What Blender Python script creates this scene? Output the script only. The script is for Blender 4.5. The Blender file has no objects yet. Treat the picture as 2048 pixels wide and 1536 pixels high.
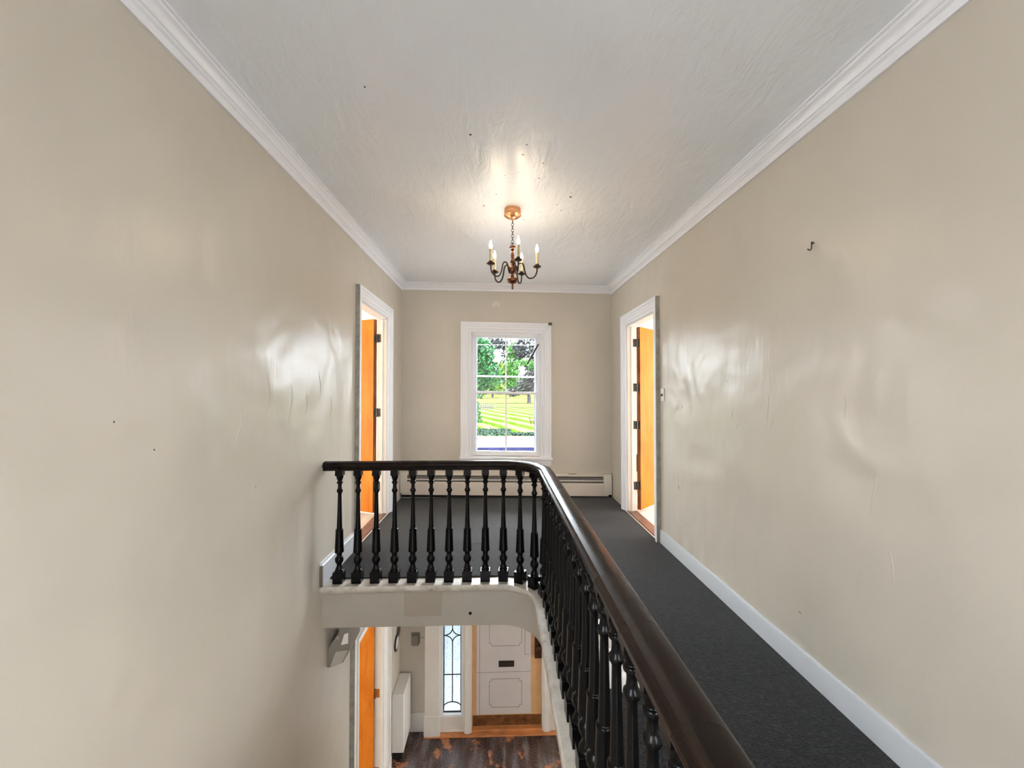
import bpy, bmesh, math, random
from mathutils import Vector, Matrix
random.seed(7)
R = math.radians
SC = bpy.context.scene
COL = SC.collection

# ------------------------------------------------------------------ helpers
def wloc(o):
    v = Vector((0, 0, 0))
    while o is not None:
        v += o.location
        o = o.parent
    return v

class MB:
    """collects boxes, lathes, tubes and prisms; build() links them as one mesh object"""
    def __init__(s):
        s.v, s.f, s.m = [], [], []
    def add(s, vs, fs, mi=0):
        b = len(s.v)
        s.v += [tuple(p) for p in vs]
        for f in fs:
            s.f.append([b + i for i in f]); s.m.append(mi)
        return s
    def hexa(s, p, mi=0):
        return s.add(p, [(0, 3, 2, 1), (4, 5, 6, 7), (0, 1, 5, 4), (1, 2, 6, 5), (2, 3, 7, 6), (3, 0, 4, 7)], mi)
    def box(s, x0, x1, y0, y1, z0, z1, mi=0):
        return s.hexa([(x0, y0, z0), (x1, y0, z0), (x1, y1, z0), (x0, y1, z0), (x0, y0, z1), (x1, y0, z1), (x1, y1, z1), (x0, y1, z1)], mi)
    def prism(s, poly, z0, z1, mi=0, fn=None):
        n = len(poly)
        fn = fn or (lambda a, b, c: (a, b, c))
        vs = [fn(x, y, z0) for x, y in poly] + [fn(x, y, z1) for x, y in poly]
        fs = [list(range(n))[::-1], list(range(n, 2 * n))] + [(i, (i + 1) % n, n + (i + 1) % n, n + i) for i in range(n)]
        return s.add(vs, fs, mi)
    def lathe(s, prof, c=(0, 0, 0), seg=24, mi=0, fn=None, a0=0.0):
        """prof: list of (r, z)"""
        vs, fs = [], []
        n = len(prof)
        for k in range(seg):
            a = a0 + 2 * math.pi * k / seg
            for r, z in prof:
                p = (r * math.cos(a), r * math.sin(a), z)
                if fn: p = fn(*p)
                vs.append((c[0] + p[0], c[1] + p[1], c[2] + p[2]))
        for k in range(seg):
            k2 = (k + 1) % seg
            for i in range(n - 1):
                fs.append((k * n + i, k2 * n + i, k2 * n + i + 1, k * n + i + 1))
        if prof[0][0] > 1e-6: fs.append([k * n for k in range(seg)][::-1])
        if prof[-1][0] > 1e-6: fs.append([k * n + n - 1 for k in range(seg)])
        return s.add(vs, fs, mi)
    def loft(s, secs, closed=False, mi=0, caps=True):
        n = len(secs[0])
        vs = [p for q in secs for p in q]
        fs = []
        m = len(secs)
        for i in range(m if closed else m - 1):
            j = (i + 1) % m
            for k in range(n):
                k2 = (k + 1) % n
                fs.append((i * n + k, i * n + k2, j * n + k2, j * n + k))
        if caps and not closed:
            fs.append(list(range(n))[::-1]); fs.append([(m - 1) * n + k for k in range(n)])
        return s.add(vs, fs, mi)
    def tube(s, path, r, seg=10, mi=0, closed=False, flat=None):
        path = [Vector(p) for p in path]
        n = len(path)
        secs = []
        ref = None
        for i, p in enumerate(path):
            if closed: t = path[(i + 1) % n] - path[i - 1]
            else: t = path[min(i + 1, n - 1)] - path[max(i - 1, 0)]
            t.normalize()
            if ref is None:
                ref = Vector((0, 0, 1)) if abs(t.z) < .9 else Vector((1, 0, 0))
            a = (ref - t * ref.dot(t)).normalized(); b = t.cross(a); ref = a
            rr = r[i] if isinstance(r, (list, tuple)) else r
            fx = flat or 1.0
            secs.append([p + a * rr * math.cos(2 * math.pi * k / seg) + b * rr * fx * math.sin(2 * math.pi * k / seg) for k in range(seg)])
        return s.loft(secs, closed, mi)
    def disc(s, c, ax, r, t=.001, seg=7, mi=0, jag=.0, sq=1.0):
        """thin irregular disc on plane with normal axis ax (0,1,2), sign in t"""
        lo, hi = [], []
        for k in range(seg):
            a = 2 * math.pi * k / seg
            rr = r * (1 + jag * random.uniform(-1, 1))
            u, w = rr * math.cos(a), rr * sq * math.sin(a)
            for L, h in ((lo, 0), (hi, t)):
                p = list(c)
                o = [i for i in range(3) if i != ax]
                p[o[0]] += u; p[o[1]] += w; p[ax] += h
                L.append(tuple(p))
        return s.loft([lo, hi], mi=mi)
    def build(s, name, mats, parent=None, bevel=0, smooth=35, loc=None):
        me = bpy.data.meshes.new(name)
        o = bpy.data.objects.new(name, me)
        COL.objects.link(o)
        org = Vector((0, 0, 0))
        if parent is not None:
            o.parent = parent
            org = wloc(parent)
        elif loc is not None:
            o.location = loc; org = Vector(loc)
        me.from_pydata([Vector(p) - org for p in s.v], [], s.f)
        mats = mats if isinstance(mats, (list, tuple)) else [mats]
        for m in mats: me.materials.append(m)
        for i, p in enumerate(me.polygons):
            p.material_index = s.m[i]; p.use_smooth = bool(smooth)
        bm = bmesh.new(); bm.from_mesh(me)
        bmesh.ops.recalc_face_normals(bm, faces=bm.faces)
        bm.to_mesh(me); bm.free()
        if smooth: me.set_sharp_from_angle(angle=R(smooth))
        if bevel:
            md = o.modifiers.new('edge_softening', 'BEVEL'); md.width = bevel; md.segments = 2; md.limit_method = 'ANGLE'; md.angle_limit = R(40)
        return o

def tag(o, label=None, cat=None, group=None, kind=None):
    if label: o['label'] = label
    if cat: o['category'] = cat
    if group: o['group'] = group
    if kind: o['kind'] = kind
    return o
def thing(name, loc, label, cat, group=None, kind=None):
    o = bpy.data.objects.new(name, None); COL.objects.link(o)
    o.empty_display_size = .1
    o.location = loc
    return tag(o, label, cat, group, kind)
def copy_tree(o, parent=None):
    c = o.copy(); COL.objects.link(c); c.parent = parent
    for ch in list(o.children): copy_tree(ch, c)
    return c

# ------------------------------------------------------------------ materials
def newmat(name):
    m = bpy.data.materials.new(name); m.use_nodes = True
    nt = m.node_tree; return m, nt, nt.nodes['Principled BSDF']
def N(nt, t, **kw):
    n = nt.nodes.new(t)
    for k, v in kw.items(): setattr(n, k, v)
    return n
def L(nt, a, b): nt.links.new(a, b)
def coords(nt, scale=(1, 1, 1)):
    tc = N(nt, 'ShaderNodeTexCoord'); mp = N(nt, 'ShaderNodeMapping'); mp.inputs['Scale'].default_value = scale
    L(nt, tc.outputs['Object'], mp.inputs['Vector']); return mp.outputs['Vector']
def noise(nt, vec, scale, detail=3, rough=.5, dist=0):
    n = N(nt, 'ShaderNodeTexNoise'); n.inputs['Scale'].default_value = scale; n.inputs['Detail'].default_value = detail
    n.inputs['Roughness'].default_value = rough; n.inputs['Distortion'].default_value = dist
    L(nt, vec, n.inputs['Vector']); return n.outputs['Fac']
def ramp(nt, fac, stops):
    r = N(nt, 'ShaderNodeValToRGB'); e = r.color_ramp.elements
    while len(e) < len(stops): e.new(.5)
    for i, (p, c) in enumerate(stops):
        e[i].position = p; e[i].color = (*c, 1) if len(c) == 3 else c
    L(nt, fac, r.inputs['Fac']); return r.outputs['Color']
def bump(nt, h, strength, dist, prev=None):
    b = N(nt, 'ShaderNodeBump'); b.inputs['Strength'].default_value = strength; b.inputs['Distance'].default_value = dist
    L(nt, h, b.inputs['Height'])
    if prev is not None: L(nt, prev, b.inputs['Normal'])
    return b.outputs['Normal']
def simple(name, c, rough=.5, metal=0, spec=.5, bump_=None, var=0, vscale=6, vs=(1, 1, 1)):
    m, nt, p = newmat(name)
    p.inputs['Roughness'].default_value = rough; p.inputs['Metallic'].default_value = metal
    p.inputs['Specular IOR Level'].default_value = spec
    p.inputs['Base Color'].default_value = (*c, 1)
    if var or bump_:
        v = coords(nt, vs)
    if var:
        f = noise(nt, v, vscale, 4, .6)
        L(nt, ramp(nt, f, [(.3, tuple(max(0, x * (1 - var)) for x in c)), (.7, tuple(min(1, x * (1 + var)) for x in c))]), p.inputs['Base Color'])
    if bump_:
        h = noise(nt, v, bump_[0], 4, .6)
        L(nt, bump(nt, h, bump_[1], bump_[2]), p.inputs['Normal'])
    return m

def wall_paint(name, c, rough=.31, big=.4):
    """glossy old emulsion over uneven plaster: long swells, vertical drips, fine roller stipple"""
    m, nt, p = newmat(name)
    p.inputs['Roughness'].default_value = rough
    p.inputs['Specular IOR Level'].default_value = .5
    v = coords(nt)
    f = noise(nt, v, 1.1, 3, .5)
    L(nt, ramp(nt, f, [(.3, tuple(x * .965 for x in c)), (.7, tuple(min(1, x * 1.03) for x in c))]), p.inputs['Base Color'])
    n1 = noise(nt, v, 1.7, 2, .5, .3)
    n2 = noise(nt, coords(nt, (1, 1, .28)), 6.5, 3, .55, .4)
    n3 = noise(nt, v, 130, 2, .5)
    b = bump(nt, n1, big, .10)
    b = bump(nt, n2, .30, .014, b)
    b = bump(nt, n3, .12, .002, b)
    L(nt, b, p.inputs['Normal'])
    return m

M = {}
M['wall'] = wall_paint('cream_wall_paint', (.557, .506, .432))
M['wall_back'] = wall_paint('cream_wall_paint_end', (.59, .54, .47), .5, .3)
M['room_wall'] = simple('pale_room_wall', (.78, .71, .60), .6)
M['trim'] = simple('white_gloss_trim', (.84, .85, .89), .32, bump_=(9, .12, .01))
M['trim_warm'] = simple('warm_white_trim', (.74, .71, .67), .38, bump_=(7, .15, .01), var=.05, vscale=5)
M['shade_side'] = simple('shade_grey_trim_edge', (.30, .285, .25), .6, var=.25, vscale=14)  # shaded outer sides of the door casings, painted grey
M['bare_end'] = simple('raw_brown_board_end', (.13, .11, .085), .7)
M['baseboard'] = simple('pale_grey_baseboard_paint', (.55, .57, .60), .4, bump_=(8, .1, .008))
M['fascia'] = simple('beige_edge_paint_in_shade', (.37, .335, .285), .45, bump_=(5, .15, .01), var=.05, vscale=3)  # beige paint, darkened to carry the shade on this edge
M['patch'] = simple('tan_panel_paint', (.33, .285, .23), .5, bump_=(12, .15, .006))
M['chip'] = simple('dark_bare_patch', (.07, .06, .05), .9)
M['chip2'] = simple('grey_scuff', (.30, .27, .22), .8)

# dirty ledge under the balusters
m, nt, p = newmat('scuffed_white_ledge_paint'); p.inputs['Roughness'].default_value = .45
v = coords(nt); f = noise(nt, v, 14, 5, .65)
L(nt, ramp(nt, f, [(.30, (.33, .29, .235)), (.44, (.47, .43, .365)), (.62, (.56, .52, .46))]), p.inputs['Base Color'])
M['ledge'] = m

# ceiling
m, nt, p = newmat('white_gloss_ceiling_paint')
p.inputs['Roughness'].default_value = .29
v = coords(nt)
f = noise(nt, v, .9, 3, .5)
L(nt, ramp(nt, f, [(.3, (.85, .885, .935)), (.7, (.88, .915, .96))]), p.inputs['Base Color'])
n1 = noise(nt, v, 1.3, 2, .5); n2 = noise(nt, coords(nt, (1, .35, 1)), 9, 4, .6, .8); n3 = noise(nt, v, 40, 3, .6)
b = bump(nt, n1, .35, .10); b = bump(nt, n2, .55, .016, b); b = bump(nt, n3, .2, .004, b)
L(nt, b, p.inputs['Normal'])
M['ceiling'] = m

# carpet
m, nt, p = newmat('charcoal_loop_carpet')
p.inputs['Roughness'].default_value = .8; p.inputs['Specular IOR Level'].default_value = .12
p.inputs['Sheen Weight'].default_value = .25; p.inputs['Sheen Roughness'].default_value = .3
v = coords(nt)
f = noise(nt, v, 150, 3, .75); f2 = noise(nt, v, 55, 3, .7)
mx = N(nt, 'ShaderNodeMath', operation='MULTIPLY'); L(nt, f, mx.inputs[0]); L(nt, f2, mx.inputs[1])
L(nt, ramp(nt, mx.outputs[0], [(.14, (.0020, .0020, .0022)), (.26, (.0078, .0078, .0088)), (.42, (.038, .038, .042))]), p.inputs['Base Color'])
L(nt, bump(nt, f, .8, .006), p.inputs['Normal'])
M['carpet'] = m
M['carpet_edge'] = simple('black_carpet_edge', (.008, .008, .009), .9, bump_=(90, .8, .01))

# dark stained wood
m, nt, p = newmat('dark_varnished_handrail_wood')
v = coords(nt, (1, .08, 1)); f = noise(nt, v, 30, 5, .65, .6); g = noise(nt, coords(nt), 5, 2, .5)
L(nt, ramp(nt, f, [(.3, (.0045, .003, .0026)), (.55, (.011, .0065, .0045)), (.75, (.026, .014, .008))]), p.inputs['Base Color'])
L(nt, ramp(nt, g, [(.35, (.26, .26, .26)), (.7, (.33, .33, .33))]), p.inputs['Roughness'])
p.inputs['Specular IOR Level'].default_value = .13; p.inputs['Coat Roughness'].default_value = .25
L(nt, bump(nt, f, .25, .002), p.inputs['Normal'])
M['rail'] = m
M['baluster'] = simple('black_gloss_baluster_paint', (.0028, .0025, .0026), .26, spec=.16, bump_=(40, .15, .002))

# orange varnished door
def door_wood(name, a, b_, c):
    m, nt, p = newmat(name); p.inputs['Roughness'].default_value = .55; p.inputs['Specular IOR Level'].default_value = .15
    v = coords(nt, (1, 1, .12)); f = noise(nt, v, 22, 5, .62, .9); g = noise(nt, coords(nt, (1, 1, .5)), 4, 4, .6, .5)
    mx = N(nt, 'ShaderNodeMix', data_type='FLOAT'); mx.inputs[0].default_value = .5
    L(nt, f, mx.inputs[2]); L(nt, g, mx.inputs[3])
    L(nt, ramp(nt, mx.outputs[0], [(.34, a), (.5, b_), (.66, c)]), p.inputs['Base Color'])
    return m
M['door'] = door_wood('orange_varnished_door_veneer', (.42, .105, .006), (.55, .155, .009), (.60, .20, .018))
M['door_edge'] = door_wood('brown_door_edge_wood', (.09, .032, .012), (.22, .08, .03), (.36, .15, .06))
M['hinge'] = simple('painted_dark_hinge_metal', (.07, .065, .055), .4, .6, var=.5, vscale=60)
M['hinge_brass'] = simple('brass_hinge', (.42, .16, .04), .35, .7, var=.5, vscale=60)
M['thresh'] = simple('brown_threshold_wood', (.16, .085, .06), .5, var=.5, vscale=20, vs=(1, .3, 1))
M['strip'] = simple('pale_metal_strip', (.75, .73, .70), .35, .3)
M['room_floor'] = simple('pale_room_floor', (.80, .74, .70), .5, var=.05, vscale=8)
M['room_floor2'] = simple('greyish_board_floor', (.55, .49, .42), .5, var=.2, vscale=10, vs=(1, .2, 1))

# chandelier
M['brass'] = simple('antique_brass', (.20, .085, .042), .28, .95, var=.3, vscale=30)
M['copper'] = simple('polished_copper_canopy', (.70, .36, .19), .32, 1.0)
M['arm'] = simple('dark_bronze_arm', (.035, .022, .017), .35, .8)
M['pan'] = simple('bronze_drip_pan', (.10, .058, .035), .35, .9)
M['sleeve'] = simple('yellowed_candle_sleeve', (.50, .42, .24), .5, var=.12, vscale=40)
m, nt, p = newmat('lit_bulb'); p.inputs['Base Color'].default_value = (1, .9, .7, 1)
p.inputs['Emission Color'].default_value = (1, .80, .54, 1); p.inputs['Emission Strength'].default_value = 92
M['bulb'] = m

# heater, metal, misc
M['heater'] = simple('cream_heater_enamel', (.70, .65, .57), .4, bump_=(5, .05, .01))
M['heater_low'] = simple('pinkish_heater_cover_enamel', (.68, .61, .55), .4)
M['fin'] = simple('dusty_grey_heater_fins', (.18, .165, .16), .6, .4, var=.4, vscale=25, vs=(1, 1, 6))
M['dark'] = simple('dark_gap', (.01, .009, .008), .9)
M['plate'] = simple('ivory_plastic', (.66, .62, .54), .4)
M['black'] = simple('backlit_tube_black', (.012, .012, .012), .35)
M['white_plastic'] = simple('white_plastic', (.78, .77, .74), .35)
M['emer'] = simple('beige_lamp_housing', (.22, .195, .16), .45)
M['emer_lens'] = simple('grey_ribbed_lens', (.45, .41, .35), .22)
M['rod_white'] = simple('white_rod', (.8, .8, .8), .3)
M['iron'] = simple('dull_iron', (.06, .05, .045), .5, .7)

# glass
m, nt, p = newmat('clear_window_glass'); nt.nodes.remove(p)
out = nt.nodes['Material Output']; tr = N(nt, 'ShaderNodeBsdfTransparent'); gl = N(nt, 'ShaderNodeBsdfGlossy'); gl.inputs['Roughness'].default_value = .02
tr.inputs['Color'].default_value = (.97, .98, .98, 1)
fr = N(nt, 'ShaderNodeFresnel'); fr.inputs['IOR'].default_value = 1.45; mx = N(nt, 'ShaderNodeMixShader')
L(nt, fr.outputs[0], mx.inputs[0]); L(nt, tr.outputs[0], mx.inputs[1]); L(nt, gl.outputs[0], mx.inputs[2]); L(nt, mx.outputs[0], out.inputs[0])
M['glass'] = m
m, nt, p = newmat('frosted_sidelight_glass'); nt.nodes.remove(p)
out = nt.nodes['Material Output']; tl = N(nt, 'ShaderNodeBsdfTranslucent'); tl.inputs['Color'].default_value = (.93, .98, 1, 1)
tr = N(nt, 'ShaderNodeBsdfTransparent'); gl = N(nt, 'ShaderNodeBsdfGlossy'); gl.inputs['Roughness'].default_value = .15
v = coords(nt, (1, 1, .5)); f = noise(nt, v, 60, 4, .7, 1)
L(nt, ramp(nt, f, [(.34, (.10, .125, .135)), (.46, (.235, .26, .27))]), tl.inputs['Color'])
mx = N(nt, 'ShaderNodeMixShader'); mx.inputs[0].default_value = .10
L(nt, tl.outputs[0], mx.inputs[1]); L(nt, tr.outputs[0], mx.inputs[2])
mx2 = N(nt, 'ShaderNodeMixShader'); mx2.inputs[0].default_value = .05
L(nt, mx.outputs[0], mx2.inputs[1]); L(nt, gl.outputs[0], mx2.inputs[2]); L(nt, mx2.outputs[0], out.inputs[0])
M['frost'] = m
M['came'] = simple('black_lead_came', (.012, .012, .012), .5, .3)

# hall floor downstairs: dark worn paint with bare orange patches
m, nt, p = newmat('worn_dark_floor_paint')
v = coords(nt); w1 = noise(nt, v, 3.4, 6, .62, .5); w2 = noise(nt, coords(nt, (5, 1, 1)), 2.2, 4, .6); w3 = noise(nt, v, 45, 3, .7)
dark = ramp(nt, w2, [(.35, (.020, .016, .024)), (.52, (.085, .050, .038)), (.68, (.17, .155, .175))])
orange = ramp(nt, w3, [(.3, (.34, .12, .05)), (.7, (.55, .25, .13))])
mask = ramp(nt, w1, [(.565, (0, 0, 0)), (.60, (1, 1, 1))])
mx = N(nt, 'ShaderNodeMix', data_type='RGBA'); L(nt, mask, mx.inputs[0]); L(nt, dark, mx.inputs[6]); L(nt, orange, mx.inputs[7])
L(nt, mx.outputs[2], p.inputs['Base Color'])
L(nt, ramp(nt, w3, [(.3, (.16, .16, .16)), (.7, (.4, .4, .4))]), p.inputs['Roughness'])
L(nt, bump(nt, w1, .2, .02), p.inputs['Normal'])
M['hall_floor'] = m
M['bare_wood'] = simple('bare_orange_wood', (.50, .20, .07), .4, var=.35, vscale=12, vs=(.4, 1, 1))
M['kick'] = simple('tarnished_brass_kick_plate', (.20, .085, .03), .4, .35, var=.55, vscale=11)
M['front_door'] = simple('lilac_white_front_door_paint', (.62, .59, .60), .4, bump_=(6, .1, .006), var=.04, vscale=3)
M['tan_door'] = simple('tan_undercoat_on_door', (.66, .39, .19), .5, var=.08, vscale=9)
M['line'] = simple('dark_panel_groove', (.10, .095, .095), .8)
M['bronze'] = simple('bronze_lock_case', (.12, .055, .03), .3, .8, var=.5, vscale=30)

# outdoors
def leafmat(name, a, b_, c, sc):
    m, nt, p = newmat(name); p.inputs['Roughness'].default_value = .6; p.inputs['Specular IOR Level'].default_value = .05
    v = coords(nt); f = noise(nt, v, sc, 4, .75)
    L(nt, ramp(nt, f, [(.3, a), (.5, b_), (.72, c)]), p.inputs['Base Color'])
    return m
M['leaf_deep'] = leafmat('deep_green_leaves', (0.00112, 0.01011, 0.00273), (0.00341, 0.02982, 0.00620), (0.01494, 0.05425, 0.01401), 1.4)
M['leaf_bright'] = leafmat('bright_green_leaves', (0.00248, 0.01897, 0.00223), (0.00899, 0.04334, 0.00353), (0.02970, 0.06504, 0.00874), 1.2)
M['leaf_gold'] = leafmat('yellow_green_leaves', (0.00794, 0.02443, 0.00180), (0.02573, 0.04873, 0.00353), (0.04935, 0.05692, 0.00874), 1.1)
M['leaf_grey'] = leafmat('grey_green_leaves', (0.00167, 0.00211, 0.00229), (0.00589, 0.00713, 0.00713), (0.01835, 0.02003, 0.02003), .9)
M['bark'] = simple('grey_bark', (0.01519, 0.01407, 0.01624), .9, var=.4, vscale=3, spec=0)
m, nt, p = newmat('lawn_with_shadow_stripes'); p.inputs['Roughness'].default_value = 1; p.inputs['Specular IOR Level'].default_value = 0
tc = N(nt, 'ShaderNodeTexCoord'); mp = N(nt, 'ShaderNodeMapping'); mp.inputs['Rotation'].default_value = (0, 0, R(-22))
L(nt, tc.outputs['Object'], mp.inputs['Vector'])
wv = N(nt, 'ShaderNodeTexWave'); wv.inputs['Scale'].default_value = .09; wv.inputs['Distortion'].default_value = 2.5; wv.inputs['Detail'].default_value = 3  # wave stripes put tree shadows into the grass colour
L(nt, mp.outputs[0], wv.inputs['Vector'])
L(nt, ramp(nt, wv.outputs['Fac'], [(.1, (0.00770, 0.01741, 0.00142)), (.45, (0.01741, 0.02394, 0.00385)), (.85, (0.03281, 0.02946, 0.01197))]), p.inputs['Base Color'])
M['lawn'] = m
M['grass_shade'] = simple('tree_shade_on_grass', (0.00725, 0.01277, 0.00924), .9, var=.5, vscale=1.2, spec=0)  # colour of grass under tree shade
M['road'] = simple('pale_asphalt', (0.02669, 0.02744, 0.03041), .9, var=.15, vscale=1.5, spec=0)
M['walk'] = simple('white_concrete_kerb', (0.04458, 0.04458, 0.04458), .9, var=.1, vscale=2, spec=0)
M['porch'] = simple('blue_grey_porch_roofing', (0.00384, 0.00384, 0.00961), .6, var=.25, vscale=5, spec=0)
M['wire'] = simple('pale_utility_wire', (0.07663, 0.07787, 0.08066), .5, spec=0)
M['wire_dark'] = simple('dark_utility_wire', (0.0100, 0.0100, 0.0110), .5, spec=0)
M['brown'] = simple('weathered_brown_wood', (0.01116, 0.00558, 0.00372), .8, spec=0)
M['picket'] = simple('white_fence_paint', (0.02926, 0.02926, 0.02926), .7, spec=0)

# ------------------------------------------------------------------ dimensions (metres; gallery floor = 0)
XL, XR, YB, YR = -1.285, 1.500, 5.40, -2.60       # left, right, window and rear walls
ZF = -3.0                                          # hall floor downstairs
CX, CY = 0.0, 2.735                                 # centre of the rounded landing corner
YE = -1.0                                          # near end of the stair well
def ceil_z(x, y):
    zl = 2.822 + (y - 1.5) * .0065
    zr = 2.752 + (y - 1.4) * .0150
    return zl + (zr - zl) * (x + 1.2) / 2.62
def sag(x): return -.018 * (x - .1)                # the old window wall dips to the right

# ------------------------------------------------------------------ walls
def holed(mb, s0, s1, z0, z1, n0, n1, holes, fn, step=None):
    """wall panel spanning s (along) and z with holes; n0 = room face, n1 = far face"""
    S = sorted({s0, s1, *[h[0] for h in holes], *[h[1] for h in holes]})
    Z = sorted({z0, z1, *[h[2] for h in holes], *[h[3] for h in holes]})
    for i in range(len(S) - 1):
        for j in range(len(Z) - 1):
            a, b, c, d = S[i], S[i + 1], Z[j], Z[j + 1]
            if any(h[0] <= a and b <= h[1] and h[2] <= c and d <= h[3] for h in holes): continue
            for n in (n0, n1):
                mb.add([fn(a, n, c), fn(b, n, c), fn(b, n, d), fn(a, n, d)], [(0, 1, 2, 3)])
    for (a, b, c, d) in holes + [(s0, s1, z0, z1)]:
        mb.add([fn(a, n0, c), fn(a, n1, c), fn(a, n1, d), fn(a, n0, d)], [(0, 1, 2, 3)])
        mb.add([fn(b, n0, c), fn(b, n1, c), fn(b, n1, d), fn(b, n0, d)], [(0, 1, 2, 3)])
        mb.add([fn(a, n0, c), fn(b, n0, c), fn(b, n1, c), fn(a, n1, c)], [(0, 1, 2, 3)])
        mb.add([fn(a, n0, d), fn(b, n0, d), fn(b, n1, d), fn(a, n1, d)], [(0, 1, 2, 3)])
    return mb

def struct(o, label, cat): return tag(o, label, cat, kind='structure')

D1 = (3.79, 4.70, 0.0, 2.25)      # left doorway upstairs  (y0,y1,z0,z1)
D2 = (3.86, 4.71, 0.0, 2.18)      # right doorway upstairs
D3 = (3.80, 4.62, ZF, -.90)       # left doorway downstairs
WT = .105                          # partition thickness
D5 = (3.75, 4.75, ZF, -.85)     # unseen doorway added on the right downstairs to pass fill light
FILL_WIN = (-2.25, -1.05, .85, 2.5)   # openings added in the side walls behind the viewer for fill lamps
w = holed(MB(), YR, YB, ZF, 2.98, XL, XL - WT, [D1, D3, FILL_WIN], lambda s, n, z: (n, s, z))
def lmark(px_y, z, r): w.disc((XL - .0005, px_y, z), 0, r, .0012, 7, 1, .4)
lmark(1.40, 1.30, .004); lmark(1.56, 1.185, .004); lmark(2.2, .9, .003)
for (y, z0, z1, r) in [(2.55, 1.15, 1.50, .006), (2.75, 1.20, 1.45, .007), (2.30, 1.22, 1.55, .005), (2.05, 1.1, 1.33, .005), (2.95, 1.3, 1.6, .006), (3.15, 1.15, 1.4, .006)]:
    n = 9
    w.tube([(XL - r * .55, y + .018 * math.sin(3 * i / n * 2 + z0 * 9), z0 + (z1 - z0) * i / n) for i in range(n + 1)],
           [r * math.sin(math.pi * (i + .15) / (n + .3)) + .0008 for i in range(n + 1)], 8)
struct(w.build('wall_left', [M['wall'], M['chip']], smooth=20), 'long glossy cream plaster wall on the left of the stairwell', 'wall')
w = holed(MB(), YR, YB, ZF, 2.98, XR, XR + WT, [D2, D5, FILL_WIN], lambda s, n, z: (n, s, z))
# raised seams and drips in the paint of the right wall: (y, z_low, z_high, bulge, lean)
for (y, z0, z1, r, ln) in [(2.225, 1.155, 1.44, .0075, .01), (2.19, 1.165, 1.30, .006, .02), (1.715, 1.25, 1.42, .005, -.012), (2.57, 1.21, 1.32, .005, .015),
                           (3.13, 1.20, 1.33, .005, -.02), (1.585, .83, 1.18, .005, .05), (1.515, .62, .84, .006, -.05), (2.03, 1.14, 1.30, .004, 0), (1.66, .55, .7, .004, .02), (2.52, 1.15, 1.22, .004, .02)]:
    n = 10
    w.tube([(XR + r * .55, y - ln * (i / n - .5) + .006 * math.sin(7 * i / n), z0 + (z1 - z0) * i / n) for i in range(n + 1)],
           [r * math.sin(math.pi * (i + .15) / (n + .3)) + .0006 for i in range(n + 1)], 8)
for (y, z, r, sq) in [(3.36, .61, .013, 1.5), (3.30, .655, .006, 1), (3.28, 1.275, .007, 1.6), (2.0, .3, .01, .4), (3.2, .35, .006, .6), (2.62, 1.47, .004, 1)]:
    w.disc((XR + .0005, y, z), 0, r, -.0012, 8, 1, .5, sq)
struct(w.build('wall_right', [M['wall'], M['chip2']], smooth=20), 'long glossy cream plaster wall on the right beside the carpeted gallery', 'wall')
# window wall: window upstairs, entrance downstairs
WX0, WX1, WZ0, WZ1 = -.368, .557, .545, 2.185
EX0, EX1, EZ1 = -.755, .575, -.72
w = holed(MB(), XL - WT, XR + WT, ZF - .1, 2.98, YB, YB + .16, [(WX0, WX1, WZ0, WZ1), (EX0, EX1, ZF, EZ1)], lambda s, n, z: (s, n, z))
struct(w.build('wall_back', M['wall_back'], smooth=20), 'beige end wall around the sash window', 'wall')
w = holed(MB(), XL - WT, XR + WT, ZF - .1, 2.98, YR, YR - .12, [], lambda s, n, z: (s, n, z))
struct(w.build('wall_rear', M['wall'], smooth=20), 'cream wall behind the viewer', 'wall')

# ceiling as a slightly warped slab, with its chips and peeled flecks
mb = MB()
nx, ny = 14, 40
xs = [XL - WT + (XR - XL + 2 * WT) * i / nx for i in range(nx + 1)]
ys = [YR - .1 + (YB + .2 - YR) * j / ny for j in range(ny + 1)]
vs = [(x, y, ceil_z(x, y)) for y in ys for x in xs] + [(x, y, 3.02) for y in ys for x in xs]
K = (nx + 1) * (ny + 1); fs = []
for j in range(ny):
    for i in range(nx):
        a = j * (nx + 1) + i
        fs += [(a, a + 1, a + nx + 2, a + nx + 1), (K + a, K + a + nx + 1, K + a + nx + 2, K + a + 1)]
for j in range(ny):
    for i in (0, nx):
        a = j * (nx + 1) + i; fs.append((a, a + nx + 1, K + a + nx + 1, K + a))
for i in range(nx):
    for j in (0, ny):
        a = j * (nx + 1) + i; fs.append((a, a + 1, K + a + 1, K + a))
mb.add(vs, fs)
for (x, y, r, sq, mi) in [(-.155, 2.19, .010, 1.2, 1), (.155, 2.26, .010, .8, 1), (.14, 2.36, .012, .4, 1), (.04, 2.60, .006, .5, 1), (.26, 2.62, .011, .7, 1), (.51, 2.86, .012, 1.2, 1), (.505, 2.80, .006, 1, 1),
                          (.56, 2.73, .006, .7, 1), (.43, 2.99, .008, .8, 1), (-.02, 2.86, .008, .7, 1), (-.115, 3.05, .011, 2.0, 2), (.27, 2.44, .007, 1, 1), (.475, 3.08, .006, .6, 1), (.20, 3.28, .010, .5, 1), (-.62, 1.87, .007, .8, 1), (.31, 3.12, .006, .6, 1), (-.14, 1.83, .008, 1.6, 3), (-.14, 1.92, .006, 1.5, 3), (-.135, 2.02, .006, 1.8, 3)]:
    mb.disc((x, y, ceil_z(x, y) + .0008), 2, r * .62, -.0016, 8, mi, .45, sq)
def zline(x, y, r):   # hairline ridge of paint
    return (x, y, ceil_z(x, y) + r * .5)
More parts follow.
